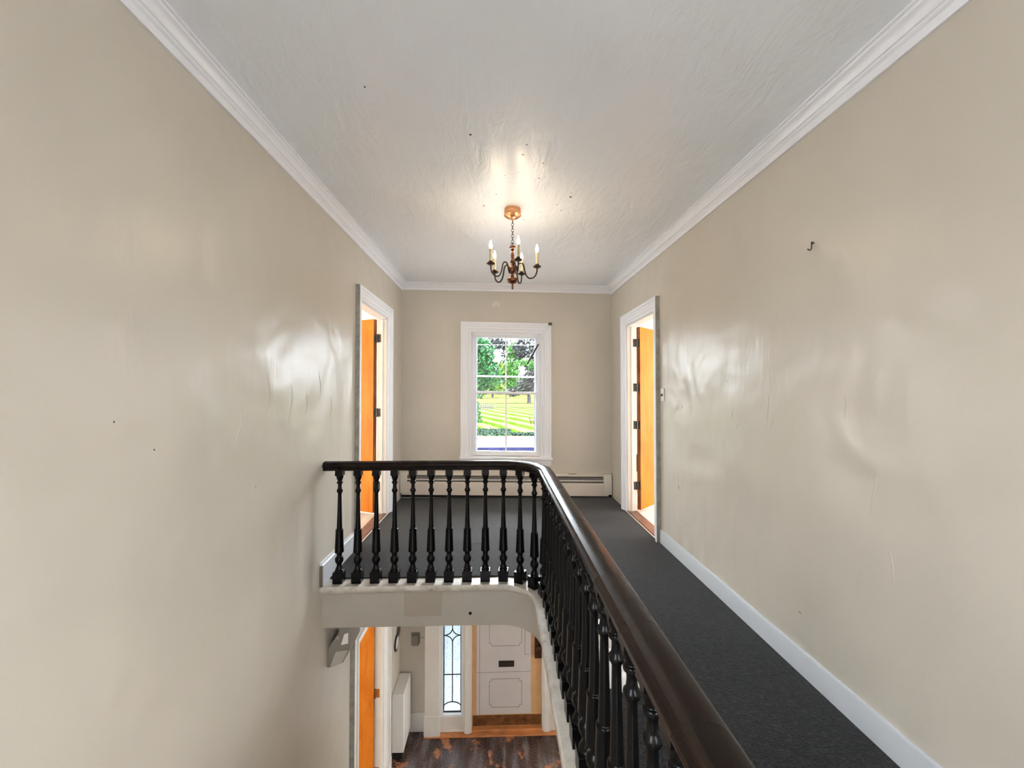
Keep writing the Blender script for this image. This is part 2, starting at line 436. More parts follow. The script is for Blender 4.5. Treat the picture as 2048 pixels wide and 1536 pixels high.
for k in range(26):
    x, y = random.uniform(-.35, .5), random.uniform(1.9, 3.3); ln, a = random.uniform(.03, .14), random.gauss(0, .5)
    r = random.uniform(.0012, .003)
    mb.tube([zline(x + ln * (t - .5) * math.cos(a), y + ln * (t - .5) * math.sin(a) + .01 * math.sin(t * 5), r) for t in (0, .25, .5, .75, 1)], [r * .3, r, r, r, r * .3], 6)
struct(mb.build('ceiling', [M['ceiling'], M['chip'], M['bare_wood'], M['trim']], smooth=30), 'glossy white plaster ceiling with chips and cracks', 'ceiling')

# ------------------------------------------------------------------ landing: slab, curved fascia, ledge, carpet
def well(Roff, yend=YE, n=16, left=XL):
    """outline of the stair well at offset Roff outside the corner centre, from the left wall round to the near end"""
    p = [(left, CY + Roff)]
    for k in range(n + 1):
        a = math.pi / 2 * (1 - k / n); p.append((CX + Roff * math.cos(a), CY + Roff * math.sin(a)))
    p.append((CX + Roff, yend)); return p
def landing(Roff, yend=YE):
    p = well(Roff, yend)
    return p + [(XL, yend), (XL, YR), (XR, YR), (XR, YB), (XL, YB)]
carpet = MB().prism(landing(.372, YE - .09), -.02, .010)
for i in range(len(carpet.f) - 1):
    pass
# edge faces get the dark bound edge
for i, f in enumerate(carpet.f):
    if i >= 2: carpet.m[i] = 1
struct(carpet.build('floor', [M['carpet'], M['carpet_edge']], smooth=20), 'charcoal wall to wall carpet on the landing and gallery', 'floor')
slab = MB().prism(landing(.287, YE), -.312, -.020)
fo = slab.build('trim_4', [M['fascia']], smooth=30)
struct(fo, 'beige curved edge of the landing below the balusters', 'trim')
led = MB()
a, b = well(.242, YE), well(.374, YE)
secs = []
for (x0, y0), (x1, y1) in zip(a, b):
    dx, dy = x1 - x0, y1 - y0
    P = lambda t, z: (x0 + dx * t, y0 + dy * t, z)
    secs.append([P(.02, -.006), P(0, -.012), P(0, -.030), P(.04, -.038), P(.14, -.040), P(.18, -.050), P(.32, -.066), P(1, -.066), P(1, 0), P(.06, 0)])
led.loft(secs)
led.build('ledge', M['ledge'], fo, smooth=40)
# downstairs ceiling skin under the landing
mb = MB().prism(landing(.30, YE), -.318, -.3125)
struct(mb.build('ceiling_lower', M['ceiling'], smooth=0), 'white underside of the landing above the hall', 'ceiling')

# hall floor downstairs
mb = MB().box(XL, XR, YR, YB + .16, ZF - .1, ZF)
struct(mb.build('floor_lower', M['hall_floor'], smooth=0), 'dark worn painted floor of the entrance hall below', 'floor')

# ------------------------------------------------------------------ cornice
PROF = [(0, 0), (.074, 0), (.074, -.009), (.063, -.010), (.062, -.022), (.055, -.026), (.046, -.034), (.039, -.046), (.035, -.056), (.027, -.058), (.027, -.064), (.022, -.070), (.016, -.073), (.014, -.078), (.012, -.106), (0, -.106)]
def cz(x, y, d): return ceil_z(x, y) + d + .002 * (d == 0)
mb = MB()
n = 12
secs = []
for k in range(n + 1):
    secs.append([(XL + p, YR + (YB - p - YR) * k / n, cz(XL + p, YR + (YB - p - YR) * k / n, d)) for p, d in PROF])
mb.loft(secs)
struct(mb.build('trim_1', M['trim'], smooth=28), 'white moulded cornice along the left wall', 'trim')
mb = MB(); secs = []
for k in range(n + 1):
    secs.append([(XR - p, YR + (YB - p - YR) * k / n, cz(XR - p, YR + (YB - p - YR) * k / n, d)) for p, d in PROF])
mb.loft(secs)
struct(mb.build('trim_2', M['trim'], smooth=28), 'white moulded cornice along the right wall', 'trim')
mb = MB(); secs = []
for k in range(n + 1):
    secs.append([(XL + p + (XR - XL - 2 * p) * k / n, YB - p, cz(XL + p + (XR - XL - 2 * p) * k / n, YB - p, d * .85)) for p, d in PROF])
mb.loft(secs)
struct(mb.build('trim_3', M['trim'], smooth=28), 'white moulded cornice above the window wall', 'trim')

# ------------------------------------------------------------------ baseboards
mb = MB()
poly = [(0, 0), (.014, 0), (.014, .112), (.010, .124), (0, .126)]
mb.loft([[(XR - u, y, z + .006) for u, z in poly] for y in (YR, 3.73)])
struct(mb.build('baseboard_right', M['baseboard'], bevel=.0015), 'plain pale grey baseboard along the right wall', 'baseboard')
mb = MB()
poly = [(0, 0), (.022, 0), (.022, .150), (.014, .158), (.012, .168), (0, .172)]
mb.loft([[(XL + u, y, z) for u, z in poly] for y in (2.985, 3.66)])
mb.box(XL, XL + .0225, 2.978, 2.985, 0, .15, 1)
struct(mb.build('baseboard_left', [M['baseboard'], M['bare_end']], bevel=.001), 'short white baseboard at the left end of the balustrade', 'baseboard')
mb = MB()
mb.box(XL, -.965, YB - .022, YB, ZF, ZF + .24).box(XL, XL + .02, YR, 3.64, ZF, ZF + .2).box(XR - .02, XR, YR, YB, ZF, ZF + .2).box(.80, XR - .02, YB - .02, YB, ZF, ZF + .24)
struct(mb.build('baseboard_lower', M['trim_warm'], bevel=.003), 'tall beige baseboard in the hall below', 'baseboard')

# ------------------------------------------------------------------ doors
CAS = [(0, 0), (0, .012), (.006, .017), (.028, .017), (.032, .023), (.064, .025), (.070, .031), (.088, .034), (.094, .043), (.118, .043), (.122, .038), (.122, 0)]
def casing(mb, s0, s1, z0, z1, fn, prof=CAS, mi=0, wscale=1.0):
    secs = []
    for q in range(4):
        sec = []
        for u, vv in prof:
            u *= wscale
            s = s0 - u if q < 2 else s1 + u
            z = z0 if q in (0, 3) else z1 + u
            sec.append(fn(s, vv, z))
        secs.append(sec)
    mb.loft(secs, mi=mi)
    return mb
def slab_mesh(A, d, width, th, side, z0, z1):
    """door leaf: A hinge corner, d unit direction, side = unit vector of thickness"""
    A = Vector(A); d = Vector(d).normalized(); sd = Vector(side).normalized()
    p = [A, A + d * width, A + d * width + sd * th, A + sd * th]
    return p
def build_leaf(parent, A, d, width, th, side, z0, z1, name='door_leaf'):
    p = slab_mesh(A, d, width, th, side, z0, z1)
    mb = MB()
    vs = [(q.x, q.y, z0) for q in p] + [(q.x, q.y, z1) for q in p]
    mb.hexa(vs)
    mb.m[5] = 1; mb.m[3] = 1; mb.m[0] = 1; mb.m[1] = 1
    return mb.build(name, [M['door'], M['door_edge']], parent, bevel=.0015)
def hinge(parent, x0, x1, y, z, mat, leafpts=None):
    mb = MB()
    mb.box(x0, x1, y - .003, y + .001, z - .046, z + .046)
    mb.tube([(x1 if abs(x1) > abs(x0) else x0, y - .010, z - .05), (x1 if abs(x1) > abs(x0) else x0, y - .010, z + .05)], .0075, 10)
    for dz in (-.03, 0, .03): mb.lathe([(0, 0), (.004, 0), (.004, .002), (0, .003)], ((x0 + x1) / 2, y - .0035, z + dz), 8, fn=lambda a, b, c: (a, -c, b))
    if leafpts:
        (ax, ay), (bx, by), (nx_, ny_) = leafpts
        mb.add([(ax + nx_ * .003, ay + ny_ * .003, z - .046), (bx + nx_ * .003, by + ny_ * .003, z - .046), (bx + nx_ * .003, by + ny_ * .003, z + .046), (ax + nx_ * .003, ay + ny_ * .003, z + .046),
                (ax, ay, z - .046), (bx, by, z - .046), (bx, by, z + .046), (ax, ay, z + .046)],
               [(0, 1, 2, 3), (7, 6, 5, 4), (0, 4, 5, 1), (1, 5, 6, 2), (2, 6, 7, 3), (3, 7, 4, 0)])
    return mb.build('hinge', mat, parent)

# right doorway upstairs
d2 = thing('door_2', (XR, 4.28, 0), 'orange door standing open in the right doorway with white moulded surround', 'door', kind='structure')
f2 = lambda s, n, z: (XR - n, s, z)
mb = casing(MB(), D2[0], D2[1], 0, D2[3], f2)
mb.box(XR - .040, XR, D2[0] - .1235, D2[0] - .1222, 0, D2[3] + .12, 1)      # outer edge of the near side, its shade painted grey
mb.build('door_surround', [M['trim'], M['shade_side']], d2, smooth=25)
mb = MB()
mb.box(XR - .002, XR + WT + .0, D2[0], D2[0] + .018, 0, D2[3]).box(XR - .002, XR + WT - .005, D2[1] - .018, D2[1], 0, D2[3]).box(XR - .002, XR + WT, D2[0], D2[1], D2[3] - .018, D2[3])
mb.box(XR + .040, XR + .062, D2[1] - .03, D2[1] - .018, 0, D2[3] - .018)
mb.build('door_jamb', M['trim_warm'], d2, bevel=.002)
mb = MB().box(XR - .005, XR + WT, D2[0], D2[1], .002, .022)
mb.build('threshold', M['thresh'], d2, bevel=.004)
MB().box(XR - .022, XR - .006, D2[0] - .02, D2[1] + .02, .009, .014).build('edge_strip', M['strip'], d2, bevel=.002)
dv, sv = Vector((.73, .683)), Vector((.683, -.73))
A = Vector((1.617, 4.722))
build_leaf(d2, (A.x, A.y, 0), (dv.x, dv.y, 0), .80, .046, (sv.x, sv.y, 0), .03, 2.165)
A2 = A + sv * .002; B2 = A + sv * .044
for z in (1.974, 1.453, 1.015, .312):
    hinge(d2, 1.565, 1.606, D2[1] - .018, z, M['hinge'], ((A2.x, A2.y), (B2.x, B2.y), (-dv.x, -dv.y)))

# left doorway upstairs
d1 = thing('door_1', (XL, 4.25, 0), 'orange door standing open in the left doorway beyond the balustrade', 'door', kind='structure')
f1 = lambda s, n, z: (XL + n, s, z)
mb = casing(MB(), D1[0], D1[1], 0, D1[3], f1)
mb.box(XL, XL + .040, D1[0] - .1235, D1[0] - .1222, 0, D1[3] + .12, 1)  # near casing side, shade painted on as grey
mb.build('door_surround', [M['trim'], M['shade_side']], d1, smooth=25)
mb = MB()
mb.box(XL - WT, XL + .002, D1[0], D1[0] + .018, 0, D1[3]).box(XL - WT, XL + .002, D1[1] - .018, D1[1], 0, D1[3]).box(XL - WT, XL + .002, D1[0], D1[1], D1[3] - .018, D1[3])
mb.box(XL - .062, XL - .040, D1[1] - .03, D1[1] - .018, 0, D1[3] - .018)
mb.build('door_jamb', M['trim_warm'], d1, bevel=.002)
MB().box(XL - WT, XL + .004, D1[0], D1[1], .002, .022).build('threshold', M['thresh'], d1, bevel=.004)
MB().box(XL + .006, XL + .020, D1[0] - .02, D1[1] + .02, .009, .014).build('edge_strip', M['strip'], d1, bevel=.002)
dv, sv = Vector((-.89, .456)), Vector((-.456, -.89))
A = Vector((-1.405, 4.715))
build_leaf(d1, (A.x, A.y, 0), (dv.x, dv.y, 0), .86, .052, (sv.x, sv.y, 0), .03, 2.235)
A2 = A + sv * .002; B2 = A + sv * .050
for z in (2.014, 1.165, .328):
    hinge(d1, -1.388, -1.350, D1[1] - .018, z, M['hinge'], ((A2.x, A2.y), (B2.x, B2.y), (-dv.x, -dv.y)))

# left doorway downstairs
d3 = thing('door_3', (XL, 4.2, ZF), 'orange door standing open on the left of the entrance hall below', 'door', kind='structure')
CAS3 = [(0, 0), (0, .010), (.008, .016), (.03, .016), (.034, .022), (.080, .022), (.088, .036), (.098, .036), (.102, .012), (.120, .012), (.124, .036), (.136, .036), (.140, .020), (.156, .020), (.160, .042), (.20, .040), (.20, 0)]
mb = casing(MB(), D3[0], D3[1], ZF, D3[3], f1, CAS3)
mb.box(XL, XL + .042, D3[0] - .2015, D3[0] - .2002, ZF, D3[3] + .2, 1)  # grey strip paints the shaded side of this casing
mb.box(XL, XL + .046, D3[1] + .002, D3[1] + .205, ZF, ZF + .19)
mb.build('door_surround', [M['trim_warm'], M['shade_side']], d3, smooth=25)
mb = MB()
mb.box(XL - WT, XL + .002, D3[0], D3[0] + .018, ZF, D3[3]).box(XL - WT, XL + .002, D3[1] - .018, D3[1], ZF, D3[3]).box(XL - WT, XL + .002, D3[0], D3[1], D3[3] - .018, D3[3])
mb.build('door_jamb', M['trim_warm'], d3, bevel=.002)
build_leaf(d3, (-1.372, 4.615, 0), (-1, .03, 0), .80, .045, (-.03, -1, 0), ZF + .012, D3[3] - .022)
for z in (-1.93, -2.78): hinge(d3, -1.362, -1.318, D3[1] - .018, z, M['hinge_brass'])

# side rooms (what the open doors show, plus one unseen room added for fill light)
def room(name, x0, x1, y0, y1, z0, z1, fm, label):
    mb = MB()
    mb.box(x0, x1, y0, y1, z0 - .08, z0, 1)
    mb.box(x0, x1, y0, y1, z1, z1 + .08)
    mb.box(x0, x1, y0 - .1, y0, z0 - .08, z1)
    mb.box(x0, x1, y1, y1 + .1, z0 - .08, z1)
    xo = x1 if x1 > 0 else x0
    mb.box(xo - .1 if xo < 0 else xo, xo if xo < 0 else xo + .1, y0 - .1, y1 + .1, z0 - .08, z1 + .08)
    struct(mb.build(name, [M['room_wall'], fm], smooth=0), label, 'room')
room('wall_room_right', XR + WT, 4.9, 2.2, 6.0, .0, 2.85, M['room_floor'], 'bright room with pale floor seen through the right doorway')
room('wall_room_left', -4.8, XL - WT, 2.2, 6.0, .0, 2.85, M['room_floor2'], 'pale room seen through the left doorway upstairs')
room('wall_fill_room_lower_right', XR + WT, 4.9, 2.2, 6.0, ZF, -.15, M['room_floor2'], 'unseen room added for fill light beyond the added right doorway of the hall below')
room('wall_room_lower', -4.8, XL - WT, 2.2, 6.0, ZF, -.15, M['room_floor2'], 'room behind the open orange door downstairs')

# ------------------------------------------------------------------ sash window
fb = lambda s, n, z: (s, YB - n, z + sag(s))
w1 = thing('window_1', (.095, YB, .5), 'white double hung sash window with four tall panes above the heater', 'window', kind='structure')
WCAS = [(0, 0), (0, .016), (.010, .022), (.022, .022), (.026, .014), (.040, .016), (.046, .024), (.078, .026), (.084, .032), (.108, .034), (.112, .042), (.136, .042), (.136, 0)]
casing(MB(), WX0, WX1, WZ0, WZ1, fb, WCAS).build('casing', M['trim'], w1, smooth=25)
mb = MB()
def bxs(mb, x0, x1, y0, y1, z0, z1, mi=0):
    mb.hexa([(x0, y0, z0 + sag(x0)), (x1, y0, z0 + sag(x1)), (x1, y1, z0 + sag(x1)), (x0, y1, z0 + sag(x0)), (x0, y0, z1 + sag(x0)), (x1, y0, z1 + sag(x1)), (x1, y1, z1 + sag(x1)), (x0, y1, z1 + sag(x0))], mi)
    return mb
bxs(mb, WX0 - .152, WX1 + .152, YB - .070, YB + .06, WZ0 - .034, WZ0)
mb.build('sill', M['trim'], w1, bevel=.008)
mb = MB(); bxs(mb, WX0 - .136, WX1 + .136, YB - .030, YB, WZ0 - .085, WZ0 - .034); bxs(mb, WX0 - .136, WX1 + .136, YB - .018, YB, WZ0 - .115, WZ0 - .085)
mb.build('apron', M['trim'], w1, bevel=.004)
mb = MB()   # frame lining and stops
for x0, x1 in ((WX0, WX0 + .014), (WX1 - .014, WX1)): bxs(mb, x0, x1, YB - .002, YB + .16, WZ0, WZ1)
bxs(mb, WX0, WX1, YB - .002, YB + .16, WZ1 - .014, WZ1); bxs(mb, WX0, WX1, YB + .06, YB + .19, WZ0 - .03, WZ0 + .012)
for x0, x1 in ((WX0 + .014, WX0 + .032), (WX1 - .032, WX1 - .014)): bxs(mb, x0, x1, YB + .006, YB + .024, WZ0, WZ1 - .014)
bxs(mb, WX0 + .014, WX1 - .014, YB + .006, YB + .024, WZ1 - .032, WZ1 - .014)
mb.build('frame', M['trim'], w1, bevel=.002)
def sash(name, z0, z1, y, top, bot):
    x0, x1 = WX0 + .022, WX1 - .022
    mb = MB(); st = .046; t = .036
    bxs(mb, x0, x0 + st, y, y + t, z0, z1); bxs(mb, x1 - st, x1, y, y + t, z0, z1)
    bxs(mb, x0 + st, x1 - st, y, y + t, z1 - top, z1); bxs(mb, x0 + st, x1 - st, y, y + t, z0, z0 + bot)
    s = mb.build(name, M['trim'], w1, bevel=.003)
    c = (x0 + x1) / 2
    mm = MB(); bxs(mm, c - .009, c + .009, y + .002, y + t - .002, z0 + bot, z1 - top)
    mm.build('muntin', M['trim'], s, bevel=.004)
    for a, b in ((x0 + st, c - .009), (c + .009, x1 - st)):
        g = MB(); bxs(g, a - .004, b + .004, y + .016, y + .019, z0 + bot - .004, z1 - top + .004)
        g.build('pane', M['glass'], s, smooth=0)
    return s
sash('lower_sash', WZ0 + .004, 1.402, YB + .028, .030, .062)
up = sash('upper_sash', 1.372, WZ1 - .016, YB + .070, .042, .036)
mb = MB(); mb.box(.165, .225, YB + .034, YB + .062, 1.402, 1.411); mb.lathe([(0, 0), (.013, 0), (.013, .012), (.006, .016), (0, .016)], (.19, YB + .047, 1.411), 12); mb.tube([(.19, YB + .047, 1.420), (.222, YB + .042, 1.424)], .005, 8)
mb.build('sash_lock', M['hinge'], w1)
mb = MB()   # outer storm window frame
for x0, x1 in ((WX0 + .052, WX0 + .074), (WX1 - .076, WX1 - .052)): bxs(mb, x0, x1, YB + .135, YB + .15, WZ0 + .012, WZ1 - .014)
bxs(mb, WX0 + .045, WX1 - .045, YB + .135, YB + .15, WZ1 - .048, WZ1 - .014)
mb.build('storm_frame', simple('dark_storm_frame', (.045, .045, .07), .5), w1)
mb = MB(); bxs(mb, WX0 + .06, WX1 - .06, YB + .135, YB + .148, 1.60, 1.622)
mb.build('storm_rail', M['rod_white'], w1)

# unseen windows added behind the viewer to hold the fill light
for nm, xw, lab in (('fill_window_left', XL - WT * .5, 'white window added for fill light in the left wall behind the viewer'), ('fill_window_right', XR + WT * .5, 'white window added for fill light in the right wall behind the viewer')):
    w3 = thing(nm, (xw, -1.65, .85), lab, 'window', kind='structure')
    mb = MB()
    for y0, y1 in ((-2.25, -2.20), (-1.10, -1.05), (-1.665, -1.635)): mb.box(xw - .025, xw + .025, y0, y1, .85, 2.5)
    for z0, z1 in ((.85, .91), (2.44, 2.5), (1.65, 1.69)): mb.box(xw - .023, xw + .023, -2.25, -1.05, z0, z1)
    mb.build('window_frame', M['trim'], w3)

# ------------------------------------------------------------------ entrance downstairs
d4 = thing('door_4', (.11, YB, ZF), 'closed front door of the hall below with mail slot and brass kick plate', 'door', kind='structure')
YD = 5.385
dx0, dx1 = -.350, .560
mb = MB().box(dx0, dx1, YD, YD + .05, ZF + .045, -.85)
mb.build('door_leaf', M['tan_door'], d4, bevel=.002)
mb = MB().box(-.292, .420, YD - .0025, YD + .004, -2.800, -.85)
mb.build('painted_area', M['front_door'], d4, smooth=0)
mb = MB()
def gl_(x0, x1, z0, z1): mb.box(x0, x1, YD - .0032, YD - .002, z0, z1)
def panel_lines(x0, x1, z0, z1, nt_=.032):
    t = .0045
    gl_(x0 + nt_, x1 - nt_, z1 - t, z1); gl_(x0 + nt_, x1 - nt_, z0, z0 + t)
    gl_(x0, x0 + t, z0 + nt_, z1 - nt_); gl_(x1 - t, x1, z0 + nt_, z1 - nt_)
    for xa, xb in ((x0, x0 + nt_), (x1 - nt_, x1)):
        gl_(xa, xb, z0 + nt_, z0 + nt_ + t); gl_(xa, xb, z1 - nt_ - t, z1 - nt_)
    for za, zb in ((z0, z0 + nt_), (z1 - nt_, z1)):
        gl_(x0 + nt_, x0 + nt_ + t, za, zb); gl_(x1 - nt_ - t, x1 - nt_, za, zb)
panel_lines(-.125, .302, -2.715, -2.345)
panel_lines(-.125, .302, -1.925, -1.0)
gl_(.340, .345, -2.04, -1.0); gl_(.345, .40, -2.04, -2.036); gl_(-.25, -.246, -2.80, -1.0); gl_(-.29, .42, -2.262, -2.2585)
mb.build('panel_grooves', M['line'], d4, smooth=0)
mb = MB().box(-.002, .200, YD - .014, YD - .002, -2.190, -2.112)
ms = mb.build('mail_slot', M['black'], d4, bevel=.003)
MB().box(.018, .180, YD - .017, YD - .013, -2.170, -2.132).build('flap', M['iron'], ms, bevel=.003)
MB().box(dx0 + .012, dx1 - .006, YD - .006, YD, ZF + .055, -2.812).build('kick_plate', M['kick'], d4, bevel=.001)
lb = MB().box(.468, .562, YD - .045, YD, -2.07, -1.72).build('lock_case', M['bronze'], d4, bevel=.006)
MB().lathe([(0, 0), (.014, 0), (.014, .02), (.027, .03), (.03, .042), (.024, .055), (0, .06)], (.512, YD - .045, -1.92), 16, fn=lambda a, b, c: (a, -c, b)).build('door_knob', M['bronze'], lb)
mb = MB().box(dx0 - .10, dx1 + .10, 5.325, YB + .1, ZF, ZF + .045).box(EX0 - .2, .80, 5.265, YB, ZF, ZF + .018)
mb.build('threshold', M['bare_wood'], d4, bevel=.006)
# side posts, pilaster, sidelight panel
mb = MB()
mb.box(-.455, -.350, 5.315, YB + .16, ZF + .02, -.72).box(-.438, -.372, 5.300, 5.32, ZF + .02, -.72)       # post between door and sidelight
mb.box(.560, .680, 5.315, YB + .16, ZF + .02, -.72).box(.585, .655, 5.300, 5.32, ZF + .02, -.72)           # post right of door
mb.box(-.945, -.755, 5.285, YB + .02, ZF + .005, -.40).box(-.955, -.752, 5.275, YB, ZF + .005, ZF + .27)   # pilaster on plinth
mb.box(.680, .800, 5.330, YB + .02, ZF + .005, -.40)
mb.box(-.755, .60, 5.36, YB + .16, -.86, -.72)
mb.build('door_frame', M['trim_warm'], d4, bevel=.004)
w2 = thing('window_2', (-.605, YB, ZF), 'narrow leaded sidelight of frosted glass left of the front door', 'window', kind='structure')
sx0, sx1, sz0, sz1 = -.722, -.488, -2.765, -.90
mb = MB()
mb.box(-.755, sx0, 5.345, YB + .06, sz0 - .03, -.86).box(sx1, -.455, 5.345, YB + .06, sz0 - .03, -.86).box(sx0, sx1, 5.345, YB + .06, sz0 - .03, sz0)
mb.build('frame', M['trim'], w2, bevel=.003)
mb = MB().box(-.755, -.455, 5.352, YB + .06, ZF + .05, sz0 - .03).box(-.755, -.455, 5.335, YB + .06, ZF + .02, ZF + .05)
mb.build('panel', M['trim_warm'], w2, bevel=.004)
MB().box(sx0, sx1, YB - .002, YB + .002, sz0, sz1).build('pane', M['frost'], w2, smooth=0)
mb = MB(); yc = YB - .006; cr = .007; cxm = (sx0 + sx1) / 2; hw = (sx1 - sx0) / 2
def came(pts, r=cr): mb.tube([(x, yc, z) for x, z in pts], r, 6)
came([(sx0 + .006, sz0), (sx0 + .006, sz1)], .007); came([(sx1 - .006, sz0), (sx1 - .006, sz1)], .007); came([(sx0, sz0 + .007), (sx1, sz0 + .007)], .009)
came([(cxm + hw * math.cos(t * math.pi / 12), sz0 + .055 + .075 * math.sin(t * math.pi / 12)) for t in range(13)])
came([(cxm, sz0 + .13), (cxm, -1.872)]); came([(sx0, -2.284), (sx1, -2.284)])
for sg in (-1, 1):
    came([(cxm + sg * (hw - .006) * (1 - math.cos(t * math.pi / 16)), -1.872 + .092 * math.sin(t * math.pi / 16)) for t in range(9)])
    came([(cxm + sg * (hw - .006) * (1 - math.cos(t * math.pi / 16)), -1.688 - .092 * math.sin(t * math.pi / 16)) for t in range(9)])
came([(cxm, -1.688), (cxm, -1.1)])
mb.build('lead_came', M['came'], w2)

# ------------------------------------------------------------------ balustrade
rail = thing('stair_railing', (CX, CY, 0), 'dark wooden balustrade with black turned balusters curving around the stairwell', 'railing')
RR = .318
RP = [(.020, .822), (.030, .822), (.036, .828), (.036, .834), (.031, .839), (.031, .844), (.043, .849), (.048, .858), (.047, .866), (.041, .871), (.036, .874), (.033, .881), (.022, .886), (.008, .8885)]
RP = RP + [(-a, b) for a, b in RP[::-1]]
# centre line: along the far side, round the corner, back past the viewer
path = []
x = XL
while x < CX - 1e-6: path.append((x, CY + RR, 0, 1)); x += (CX - XL) / 8
for k in range(25):
    a = math.pi / 2 * (1 - k / 24); path.append((CX + RR * math.cos(a), CY + RR * math.sin(a), math.cos(a), math.sin(a)))
for k in range(1, 13): path.append((CX + RR, CY + (YE - CY) * k / 12, 1, 0))
mb = MB()
mb.loft([[(px + nx_ * u, py + ny_ * u, z) for u, z in RP] for px, py, nx_, ny_ in path])
mb.build('handrail', M['rail'], rail, smooth=40)
# one baluster
def z_of(t): return .826 - t * .826
bal = MB()
def bsq(h0, h1, t0, t1): bal.hexa([(-h0, -h0, z_of(t0)), (h0, -h0, z_of(t0)), (h0, h0, z_of(t0)), (-h0, h0, z_of(t0)), (-h1, -h1, z_of(t1)), (h1, -h1, z_of(t1)), (h1, h1, z_of(t1)), (-h1, h1, z_of(t1))])
bsq(.0255, .0275, -.004, .052)
k_ = .000465
prof = [(0, -.002), (57, .040), (57, .055), (50, .075), (38, .092), (33, .100), (33, .103), (45, .108), (47, .115), (45, .122), (34, .126), (29, .134), (28, .150), (31, .166), (34, .172), (45, .180), (47, .188), (45, .196), (35, .204), (28, .212),
        (29, .25), (34, .38), (41, .51), (44, .527), (57, .532), (59, .537), (57, .545), (60, .60), (66, .69), (70, .726), (69, .733), (46, .742), (40, .752), (40, .766), (45, .772), (58, .780), (64, .792), (64, .806), (58, .820), (44, .832), (38, .840), (37, .850), (42, .862), (54, .874), (56, .880), (50, .884), (62, .890), (66, .896), (66, .904), (70, .915), (0, .92)]
bal.lathe([(r * k_, z_of(t)) for r, t in prof], seg=20)
bsq(.0355, .0350, .902, 1.0)
zero = bpy.data.meshes.new  # (mesh is built once, shared by every baluster)
b0 = bal.build('baluster', M['baluster'], None, bevel=.0012, smooth=32)
b0.parent = rail
RB = .323
spots = [(-1.177 + .1345 * i, RB, 0) for i in range(9)]
for i, (x, y, rz) in enumerate(spots): spots[i] = (x - CX, y, rz)
arc0 = spots[-1][0] + .1345           # continue along the centre line: signed distance past the start of the arc
s = arc0
while True:
    if s < 0: spots.append((s, RB, 0))
    elif s < RB * math.pi / 2:
        a = math.pi / 2 - s / RB; spots.append((RB * math.cos(a), RB * math.sin(a), a - math.pi / 2))
    else:
        y = -(s - RB * math.pi / 2)
        if CY + y < YE + .15: break
        spots.append((RB, y, 0))
    s += .1305
for i, (x, y, rz) in enumerate(spots):
    o = b0 if i == 0 else b0.copy()
    if i: COL.objects.link(o); o.parent = rail
    o.location = (x, y, 0); o.rotation_euler = (0, 0, rz)

# access panel and plug on the landing edge
YFc = CY + .287
ap = MB().box(-.689, -.416, YFc - .004, YFc, -.238, -.052).build('access_panel', M['patch'], bevel=.001, loc=(-.55, YFc, -.145))
tag(ap, 'square tan cover panel screwed to the beige landing edge', 'panel')
for x in (-.678, -.427):
    for z in (-.227, -.063): MB().lathe([(0, 0), (.005, 0), (.004, .002), (0, .0025)], (x, YFc - .004, z), 10, fn=lambda a, b, c: (a, -c, b)).build('screw', M['patch'], ap)
pl = MB().lathe([(0, 0), (.011, 0), (.010, .004), (0, .006)], (-.210, YFc, -.224), 14, fn=lambda a, b, c: (a, -c, b)).build('plug', M['brown'], loc=(-.21, YFc, -.224))
tag(pl, 'small round brownish plug in the landing edge right of the tan panel', 'plug')

# crumpled white sheet left on the gallery carpet, glimpsed between the balusters
mb = MB(); nx_, ny_ = 14, 26; top = []
rs = random.Random(3)
for j in range(ny_ + 1):
    for i in range(nx_ + 1):
        x, y = .50 + .26 * i / nx_ + .012 * math.sin(j * .9), 1.90 + .58 * j / ny_ + .015 * math.sin(i * 1.1)
        ed = min(i, nx_ - i, j, ny_ - j)
        top.append((x, y, .0125 + (.004 + .020 * rs.random()) * min(1, ed / 2)))
n_ = len(top); vs = top + [(x, y, max(.0105, z - .0012)) for x, y, z in top]; fs = []
for j in range(ny_):
    for i in range(nx_):
        a = j * (nx_ + 1) + i; b = a + nx_ + 1
        fs += [(a, a + 1, b + 1, b), (n_ + a, n_ + b, n_ + b + 1, n_ + a + 1)]
for j in range(ny_):
    for i in (0, nx_):
        a = j * (nx_ + 1) + i; fs.append((a, a + nx_ + 1, n_ + a + nx_ + 1, n_ + a))
for i in range(nx_):
    for j in (0, ny_):
        a = j * (nx_ + 1) + i; fs.append((a, a + 1, n_ + a + 1, n_ + a))
mb.add(vs, fs)
tag(mb.build('plastic_sheet', M['white_plastic'], smooth=25, loc=(.63, 2.19, .011)), 'crumpled white sheet on the gallery carpet glimpsed between the near balusters', 'sheet')

# ------------------------------------------------------------------ chandelier
cxx, cyy = .103, 3.09
zc = ceil_z(cxx, cyy)
ch = thing('chandelier', (cxx, cyy, zc), 'small brass chandelier with five lit candle bulbs hanging from the ceiling', 'chandelier')
c0 = (cxx, cyy, 0)
can = MB().lathe([(0, zc + .004), (.062, zc + .004), (.062, zc - .020), (.064, zc - .021), (.064, zc - .024), (.062, zc - .026), (.062, zc - .044), (.066, zc - .047), (.066, zc - .051), (.060, zc - .055), (.048, zc - .066), (.028, zc - .074), (.010, zc - .078), (.008, zc - .090), (0, zc - .092)], c0, 32).build('canopy', M['copper'], ch)
mb = MB(); zt, zb = zc - .088, 2.520; nl = 9; ll = (zt - zb) / nl
for i in range(nl):
    zc_ = zt - (i + .5) * ll; pts = []
    for k in range(12):
        a = 2 * math.pi * k / 12; u, q = .0085 * math.cos(a), (ll * .66) * math.sin(a)
        pts.append((cxx + (u if i % 2 else u * .3), cyy + (u * .3 if i % 2 else u), zc_ + q))
    mb.tube(pts, .0018, 6, closed=True)
